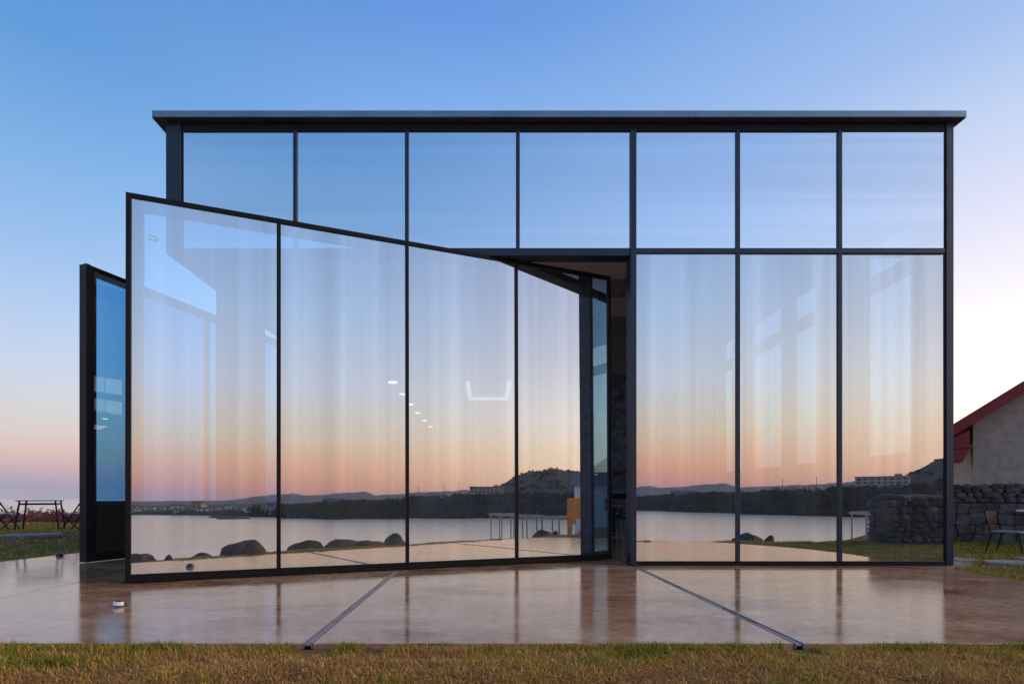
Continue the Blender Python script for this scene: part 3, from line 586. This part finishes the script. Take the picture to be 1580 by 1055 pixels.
# ------------------------------------------------------------------ right: old house, stone walls, chair, path
oh = tag(empty('old_house', (12.70, 13.69, 0), R(-38)), 'old grey plastered house with a dark red gable roof', 'house')
wv = [(.45,0,-.3), (7.6,0,-.3), (7.6,0,3.26), (4.05,0,5.93), (.45,0,3.26)]
k = 5; v = wv+[(x, 9, z) for x, y, z in wv]
mesh('wall', v, [tuple(range(k)), tuple(range(2*k-1, k-1, -1))]+[(i, k+i, k+(i+1) % k, (i+1) % k) for i in range(k)], 'plaster', oh)
sl = .74
def roofside(s):
    x0 = -.35 if s < 0 else 8.45; xr_ = 4.05; z0 = 2.60; zr = z0+abs(xr_-x0)*sl
    v = [(x0,-.45,z0), (xr_,-.45,zr), (xr_,9.4,zr), (x0,9.4,z0)]; v2 = [(x, y, z+.14) for x, y, z in v]
    return mesh('roof', v+v2, BF, 'redroof', oh)
for s in (-1, 1):
    rf = roofside(s); x0 = -.35 if s < 0 else 8.45; d_ = 1 if s < 0 else -1; l = 4.4
    q = MB().bar((x0,-.49,2.62), (4.05,-.49,2.62+l*sl), .06, .22, (0,0,1)); q.build('verge_board', 'redroof', rf)
    q = MB().bar((x0+d_*.02,-.47,2.78), (4.05,-.47,2.78+l*sl), .14, .05); q.build('verge_cap', 'redroof', rf)
    for c in range(11):
        y0 = -.3+c*.9; MB().bar((x0,y0,2.76), (4.05,y0,2.76+l*sl), .05, .05).build('roof_batten', 'redroof', rf)
# boxed eave return
v = [(-.30,-.40,2.08), (.22,-.40,2.08), (.34,-.40,2.40), (.34,-.40,2.90), (-.30,-.40,2.50)]; v = v+[(x, .44, z) for x, y, z in v]
mesh('eave_box', v, [tuple(range(5)), tuple(range(9, 4, -1))]+[(i, 5+i, 5+(i+1) % 5, (i+1) % 5) for i in range(5)], 'redroof', oh)
box('eave_moulding', 'redroof', oh, -.30, .40, -.46, -.401, 2.42, 2.50)
# mortared low wall before the house
mw = tag(empty('mortared_stone_wall', (11.2, 13.1, 0), R(-35)), 'low grey mortared stone wall at the foot of the old house', 'wall')
box('core', 'mortar', mw, 0, 5.0, 0.02, .35, -.25, .97)
def poly_stones(parent, W_, H_, cw, ch, mat):
    nxs = int(W_/cw); nzs = max(2, int(H_/ch)); gp = {}
    for i in range(nxs+1):
        for j in range(nzs+1):
            gp[i, j] = (i*W_/nxs+(0 if i in (0, nxs) else random.uniform(-.32,.32)*cw), j*H_/nzs+(0 if j in (0, nzs) else random.uniform(-.34,.34)*ch))
    for i in range(nxs):
        for j in range(nzs):
            off = .5*cw*(j % 2)
            c = [gp[i, j], gp[i+1, j], gp[i+1, j+1], gp[i, j+1]]; mx_ = sum(p[0] for p in c)/4; mz = sum(p[1] for p in c)/4
            pts_ = []
            for a_, b_ in zip(c, c[1:]+c[:1]):
                pts_ += [(a_[0]*.9+b_[0]*.1, a_[1]*.9+b_[1]*.1), (a_[0]*.12+b_[0]*.88, a_[1]*.12+b_[1]*.88)]
            pts_ = [(mx_+(p[0]-mx_)*.965, mz+(p[1]-mz)*.965) for p in pts_]; dp = random.uniform(.02, .055); kk = len(pts_)
            v = [(x, .03, z) for x, z in pts_]+[(x, -dp*.6, z) for x, z in pts_]+[(mx_+(x-mx_)*.82, -dp+random.uniform(-.008,.008), mz+(z-mz)*.82) for x, z in pts_]
            f = [tuple(range(3*kk-1, 2*kk-1, -1))]+[(r_*kk+i_, r_*kk+(i_+1) % kk, (r_+1)*kk+(i_+1) % kk, (r_+1)*kk+i_) for r_ in (0, 1) for i_ in range(kk)]
            mesh('stone', v, [tuple(reversed(q)) for q in f], mat, parent)
poly_stones(mw, 4.9, .96, .27, .24, 'stone')
ds = tag(empty('loose_stone_course', (11.35, 13.32, .97), R(-35)), 'loose dry stacked stones on top of the mortared wall', 'wall')
z = 0; row = 0
for h in (.12, .12, .11, .11):
    x = random.uniform(-.1, .1)
    while x < 4.9:
        w_ = random.uniform(.12, .32); stone_block('stone', (w_*1.05, .3, h*1.3), x*5+row, 'stone_brown' if random.random() < .5 else 'stone', ds, (x+w_/2, random.uniform(-.06,.04)+.03*row, z+h/2)); x += w_
    z += h; row += 1
def garden_chair(x, y, z, rz, lb):
    t = tag(empty('garden_chair', (x, y, z), rz), lb, 'chair', 'garden chairs')
    bevel(box('seat', 'mesh_grey', t, -.22, .22, -.24, .22, .42, .45), .01, 2)
    for sx in (-1, 1):
        MB().tube((sx*.2,-.2,.42), (sx*.23,-.27,0), .014, .012, 8).build('leg', 'steel', t); MB().tube((sx*.2,.18,.42), (sx*.23,.28,0), .014, .012, 8).build('leg', 'steel', t)
        MB().tube((sx*.21,.2,.40), (sx*.23,.30,.86), .012, .012, 8).build('back_post', 'steel', t)
    b = MB()
    for k_ in range(1): b.bar((-.22,.285,.85), (.22,.285,.85), .025, .025); b.bar((-.22,.265,.58), (.22,.265,.58), .02, .02)
    b.build('back_frame', 'steel', t)
    for k_ in range(5): MB().bar((-.17+k_*.085,.27,.59), (-.17+k_*.085,.288,.84), .074, .012, (0,1,0)).build('back_slat', 'rattan', t)
garden_chair(10.36, 9.9, .0, R(24), 'dark framed garden chair with brown slatted back before the stone wall')
t = tag(empty('garden_table', (11.2, 9.9, .0)), 'white round garden table beside the slatted chair', 'table')
MB().tube((0,0,.83), (0,0,.86), .5, .5, 28).build('table_top', 'white', t); MB().tube((0,0,.03), (0,0,.829), .03, .03, 10).build('pedestal', 'steel', t); MB().tube((0,0,0), (0,0,.03), .25, .24, 20).build('base', 'steel', t)
def flag(parent, cx, cy, w_, d_, rz, seed):
    k = 11; v = []; rs = random.Random(seed)
    for zz in (-.05, .022):
        rs = random.Random(seed)
        for i in range(k):
            a = 2*math.pi*i/k; r_ = rs.uniform(.82, 1.08); x = math.cos(a)*w_/2*r_*(1.15-.15*abs(math.cos(2*a))); y = math.sin(a)*d_/2*r_*(1.15-.15*abs(math.cos(2*a)))
            X_ = cx+x*math.cos(rz)-y*math.sin(rz); Y_ = cy+x*math.sin(rz)+y*math.cos(rz); v.append((X_, Y_, float(ground_h(cx, cy))+zz))
    f = [tuple(range(k-1, -1, -1)), tuple(range(k, 2*k))]+[(i, (i+1) % k, k+(i+1) % k, k+i) for i in range(k)]
    bevel(mesh('flagstone', v, f, 'flag', parent), .008, 1)
pth = struct(empty('path')); pth2 = struct(empty('path'))
for i, (x, y, w_, d_, rz) in enumerate([(8.15,8.85,1.1,.75,.2), (9.1,8.45,1.15,.7,-.2), (9.9,7.9,1.1,.6,-.4), (8.9,9.35,.9,.5,.1), (10.9,7.4,1.1,.6,-.4), (9.75,8.75,.8,.5,.3)]): flag(pth, x, y, w_, d_, rz, 50+i)
for i, (x, y, w_, d_, rz) in enumerate([(-9.6,12.6,1.9,.9,.45), (-11.2,11.9,1.8,.95,.35), (-12.9,11.3,1.7,.9,.3), (-8.95,13.6,1.3,.8,.5), (-10.3,13.0,1.2,.5,.4)]): flag(pth2, x, y, w_, d_, rz, 80+i)

# ------------------------------------------------------------------ left lawn: table, folding stools, bench
def splay_table(x, y, rz, lb):
    z = float(ground_h(x, y)); t = tag(empty('garden_table', (x, y, z), rz), lb, 'table')
    for k_ in range(5): bevel(box('top_slat', 'steel', t, -.43, .43, -.40+k_*.162, -.40+k_*.162+.148, .80, .825), .004, 1)
    for s_ in (-1, 1): box('apron', 'steel', t, -.35, .35, s_*.32-.012, s_*.32+.012, .70, .745)
    for s_ in (-1, 1): box('apron', 'steel', t, s_*.365-.012, s_*.365+.012, -.30, .30, .70, .745)
    for sx in (-1, 1):
        for sy in (-1, 1): MB().bar((sx*.36, sy*.33, .80), (sx*.45, sy*.40, -.02), .034).build('leg', 'steel', t)
splay_table(-12.08, 13.5, R(31), 'dark slatted garden table on splayed legs on the lawn by the sea')
def folding_chair(x, y, rz, lb):
    z = float(ground_h(x, y)); t = tag(empty('folding_chair', (x, y, z), rz), lb, 'chair', 'folding chairs on the lawn')
    for k_ in range(4): bevel(box('seat_slat', 'mesh_grey', t, -.21, .21, -.2+k_*.1, -.2+k_*.1+.088, .44, .46), .003, 1)
    for sx in (-1, 1):
        MB().bar((sx*.22,.24,0), (sx*.22,-.22,.44), .025).build('leg', 'steel', t); MB().bar((sx*.19,-.26,0), (sx*.19,.34,.92), .025).build('leg', 'steel', t)
    for zz in (.70, .80, .89): MB().bar((-.2,.2+(zz-.7)*.65,zz), (.2,.2+(zz-.7)*.65,zz), .012, .06).build('back_slat', 'steel', t)
    MB().bar((-.22,.22,.04), (.22,.22,.04), .02).build('stretcher', 'steel', t)
folding_chair(-12.98, 13.4, R(100), 'folding chair left of the slatted table, facing it')
folding_chair(-11.2, 13.6, R(-84), 'folding chair with raised back between the slatted table and the pavilion')
z = float(ground_h(-13.2, 17.3)); t = tag(empty('garden_bench', (-13.4, 17.6, z)), 'small weathered backless bench near the reeds', 'bench')
bevel(box('seat', 'drift', t, -.72, .72, -.2, .2, .52, .58), .006, 1)
for sx in (-.5, .5): box('leg', 'drift', t, sx-.06, sx+.06, -.17, .17, -.05, .519)

# ------------------------------------------------------------------ grass and planting
def blades(name, n, region, lo, hi, wid, label, cols, weights, lean=.9, mask=None, edge=None, worn=False):
    x = rng.uniform(region[0], region[1], n); y = rng.uniform(region[2], region[3], n)
    if mask is not None:
        k_ = mask(x, y); x = x[k_]; y = y[k_]
    n = len(x); z = ground_h(x, y)-.004
    # clumps and bare patches
    cn = np.array([mnoise.noise((a*1.3, b*2.2, 2.))*.75+mnoise.noise((a*6, b*6, 8.))*.55 for a, b in zip(x, y)])
    if worn: cn = cn-.36*sstep(3.5, 3.15, y)
    keep = rng.uniform(-.9, .5, n) < cn+.28+(.2 if worn else 0); x, y, z, cn = x[keep], y[keep], z[keep], cn[keep]; n = len(x)
    h = rng.uniform(lo, hi, n)*(1+.5*cn); a = rng.uniform(0, 2*np.pi, n)
    if edge is not None: h = h*edge(x, y)
    ln = rng.beta(1.6, 1.9, n)*lean*1.6*(1.15-.5*cn)
    dx, dy = np.cos(a), np.sin(a); w_ = wid*rng.uniform(.6, 1.3, n)
    P0 = np.stack([x, y, z], 1); side = np.stack([-dy, dx, np.zeros(n)], 1)*w_[:, None]*.5
    mid = P0+np.stack([dx*h*ln*.35, dy*h*ln*.35, h*.55*np.cos(np.minimum(ln*.6, 1.4))], 1); tip = P0+np.stack([dx*h*ln, dy*h*ln, h*np.maximum(.06, np.cos(np.minimum(ln*.95, 1.55)))], 1)
    q = np.concatenate([np.stack([P0-side, P0+side, mid+side*.8, mid-side*.8], 1).reshape(-1, 3), np.stack([mid-side*.8, mid+side*.8, tip+side*.12, tip-side*.12], 1).reshape(-1, 3)])
    pc = rng.uniform(0, 1, n)+cn*.9; idx = np.clip(np.searchsorted(np.array(weights), pc), 0, len(cols)-1)
    c = np.array(cols)[idx]*rng.uniform(.65, 1.3, (n, 1)); c4 = np.repeat(c, 4, axis=0)
    o = quads(name, q, np.concatenate([c4, c4]), 'blade'); return tag(o, label, 'grass', kind='stuff')
straw, ochre, olive, green, dkg = (.70,.42,.15), (.48,.235,.065), (.46,.32,.04), (.27,.285,.024), (.15,.19,.018)
onslab = lambda x, y: (x > -8.4) & (x < 7.3) & (y > 3.8)
edge_h = lambda x, y: 1+.2*sstep(3.45, 3.72, y)
near_mask = lambda x, y: (y < 3.775) & ~((y > 3.55) & ((np.abs(x+1.3) < .16) | (np.abs(x-2.33) < .12) | (np.abs(x+.85) < .1)))
blades('grass', 85000, (-3.7, 4.1, 2.95, 3.775), .026, .058, .0055, 'worn straw and green turf strip along the terrace edge', [ochre, straw, olive, green, dkg], [.22, .55, .88, 1.2], 1.5, near_mask, edge_h, True)
blades('edge_grass', 9000, (-3.7, 4.1, 3.66, 3.773), .035, .075, .0055, 'greener tufts of grass lining the concrete edge', [straw, olive, green, dkg], [.1, .42, .85], .7, near_mask)
blades('grass', 15000, (3.2, 10, 1.2, 3.775), .02, .05, .009, 'short turf between the rounded terrace corner and the shore', [ochre, straw, olive, green, dkg], [.1, .3, .65, .93], .9, near_mask)
rmask = lambda x, y: (x > 7.15+.55*sstep(7.2, 8.3, y)) & ((y > 4.0) | (x > 6.2)) & ((x-5.4)**2*.0+np.where(y < 6.3, x-7.1+(6.3-y)*.0, 1) > 0)
blades('grass', 60000, (6.9, 14.5, 3.2, 12.4), .03, .07, .012, 'green lawn before the old house and stone walls', [straw, olive, green, green, dkg], [.05, .3, .6, .9], .9, rmask)
lmask = lambda x, y: (x < -8.42+.22*sstep(8.6, 10.1, y))
blades('grass', 75000, (-19, -8.2, 6.0, 17.5), .03, .07, .014, 'yellowing lawn between the terrace and the sea', [ochre, straw, olive, green, dkg], [.08, .3, .7, .95], .9, lmask)
# purple-red ground cover bed and reeds at the lawn edge
n = 26000; x = rng.uniform(-24, -9, n); y = rng.uniform(17.0, 20.5, n); z = ground_h(x, y); hh = .08+.42*np.clip(.5+np.array([mnoise.noise((a*.8, b*.8, 4.)) for a, b in zip(x, y)]), 0, 1)
pts_ = np.stack([x, y, z+rng.uniform(0, 1, n)*hh], 1)
sel = np.clip(np.array([mnoise.noise((a*.5, b*.9, 9.))*1.3+.5 for a, b in zip(x, y)])+rng.normal(0, .15, n), 0, .999)
pal = np.array([(.24,.10,.04), (.27,.075,.07), (.25,.06,.11), (.30,.095,.15), (.18,.065,.06)]); cl_ = pal[(sel*5).astype(int)]*rng.uniform(.6, 1.4, (n, 1))
tag(leaf_cloud('heather_bed', pts_, rng.uniform(.025, .05, n), cl_, None, 'blade'), 'low purple and russet ground cover along the lawn edge', 'ground cover', kind='stuff')
n = 22000; x = rng.uniform(-30, -9, n); y = rng.uniform(20.2, 24.6, n); z = ground_h(x, y); hh = .25+.5*np.clip(.3+np.array([mnoise.noise((a*.9, b*.6, 14.)) for a, b in zip(x, y)]), 0, 1)
pts_ = np.stack([x, y, z+rng.uniform(0, 1, n)*hh], 1); pal = np.array([(.12,.085,.03), (.15,.085,.03), (.075,.07,.022), (.10,.055,.025)]); cl_ = pal[rng.integers(0, 4, n)]*rng.uniform(.6, 1.3, (n, 1))
tag(leaf_cloud('coastal_scrub', pts_, rng.uniform(.04, .08, n), cl_, None, 'blade'), 'russet coastal scrub along the edge above the sea', 'scrub', kind='stuff')
for k in range(16):
    x = -11.5-k*1.05+random.uniform(-.4, .4); y = random.uniform(21.5, 23.8); z = float(ground_h(x, y)); h = random.uniform(.45, .8)
    t = tag(empty('reed_clump', (x, y, z)), 'feathery brown reed clump standing against the sea horizon', 'reed', 'reeds along the seaward edge')
    mb = MB(); tp = []
    for s in range(7):
        e = Vector((random.uniform(-.3,.3), random.uniform(-.3,.3), h*random.uniform(.7, 1))); mb.tube((random.uniform(-.08,.08), random.uniform(-.08,.08), 0), e, .010, .006, 4); tp.append(e)
    mb.build('stem', 'bark', t); nl = 90; p = np.array([tp[i % 7] for i in range(nl)])*np.stack([np.ones(nl)]*2+[rng.uniform(.55, 1.02, nl)], 1)+rng.normal(0, .05, (nl, 3))
    leaf_cloud('plume', p, rng.uniform(.03, .06, nl), np.array([[.16,.09,.05]])*rng.uniform(.6, 1.3, (nl, 1)), t, 'blade')['kind'] = 'stuff'

# ------------------------------------------------------------------ sea air between here and the far hills
m, t, o = newmat('haze_air'); pv = t.nodes.new('ShaderNodeVolumePrincipled'); pv.inputs['Color'].default_value = (.9,.92,.95,1); pv.inputs['Density'].default_value = .00009
t.links.new(pv.outputs[0], o.inputs['Volume']); M['haze'] = m
hz = MB().box(-9500, 9500, -9500, 9500, SEA-5, 150).build('haze', 'haze'); hz['kind'] = 'stuff'; tag(hz, 'thin blue sea haze over the bay', 'haze')
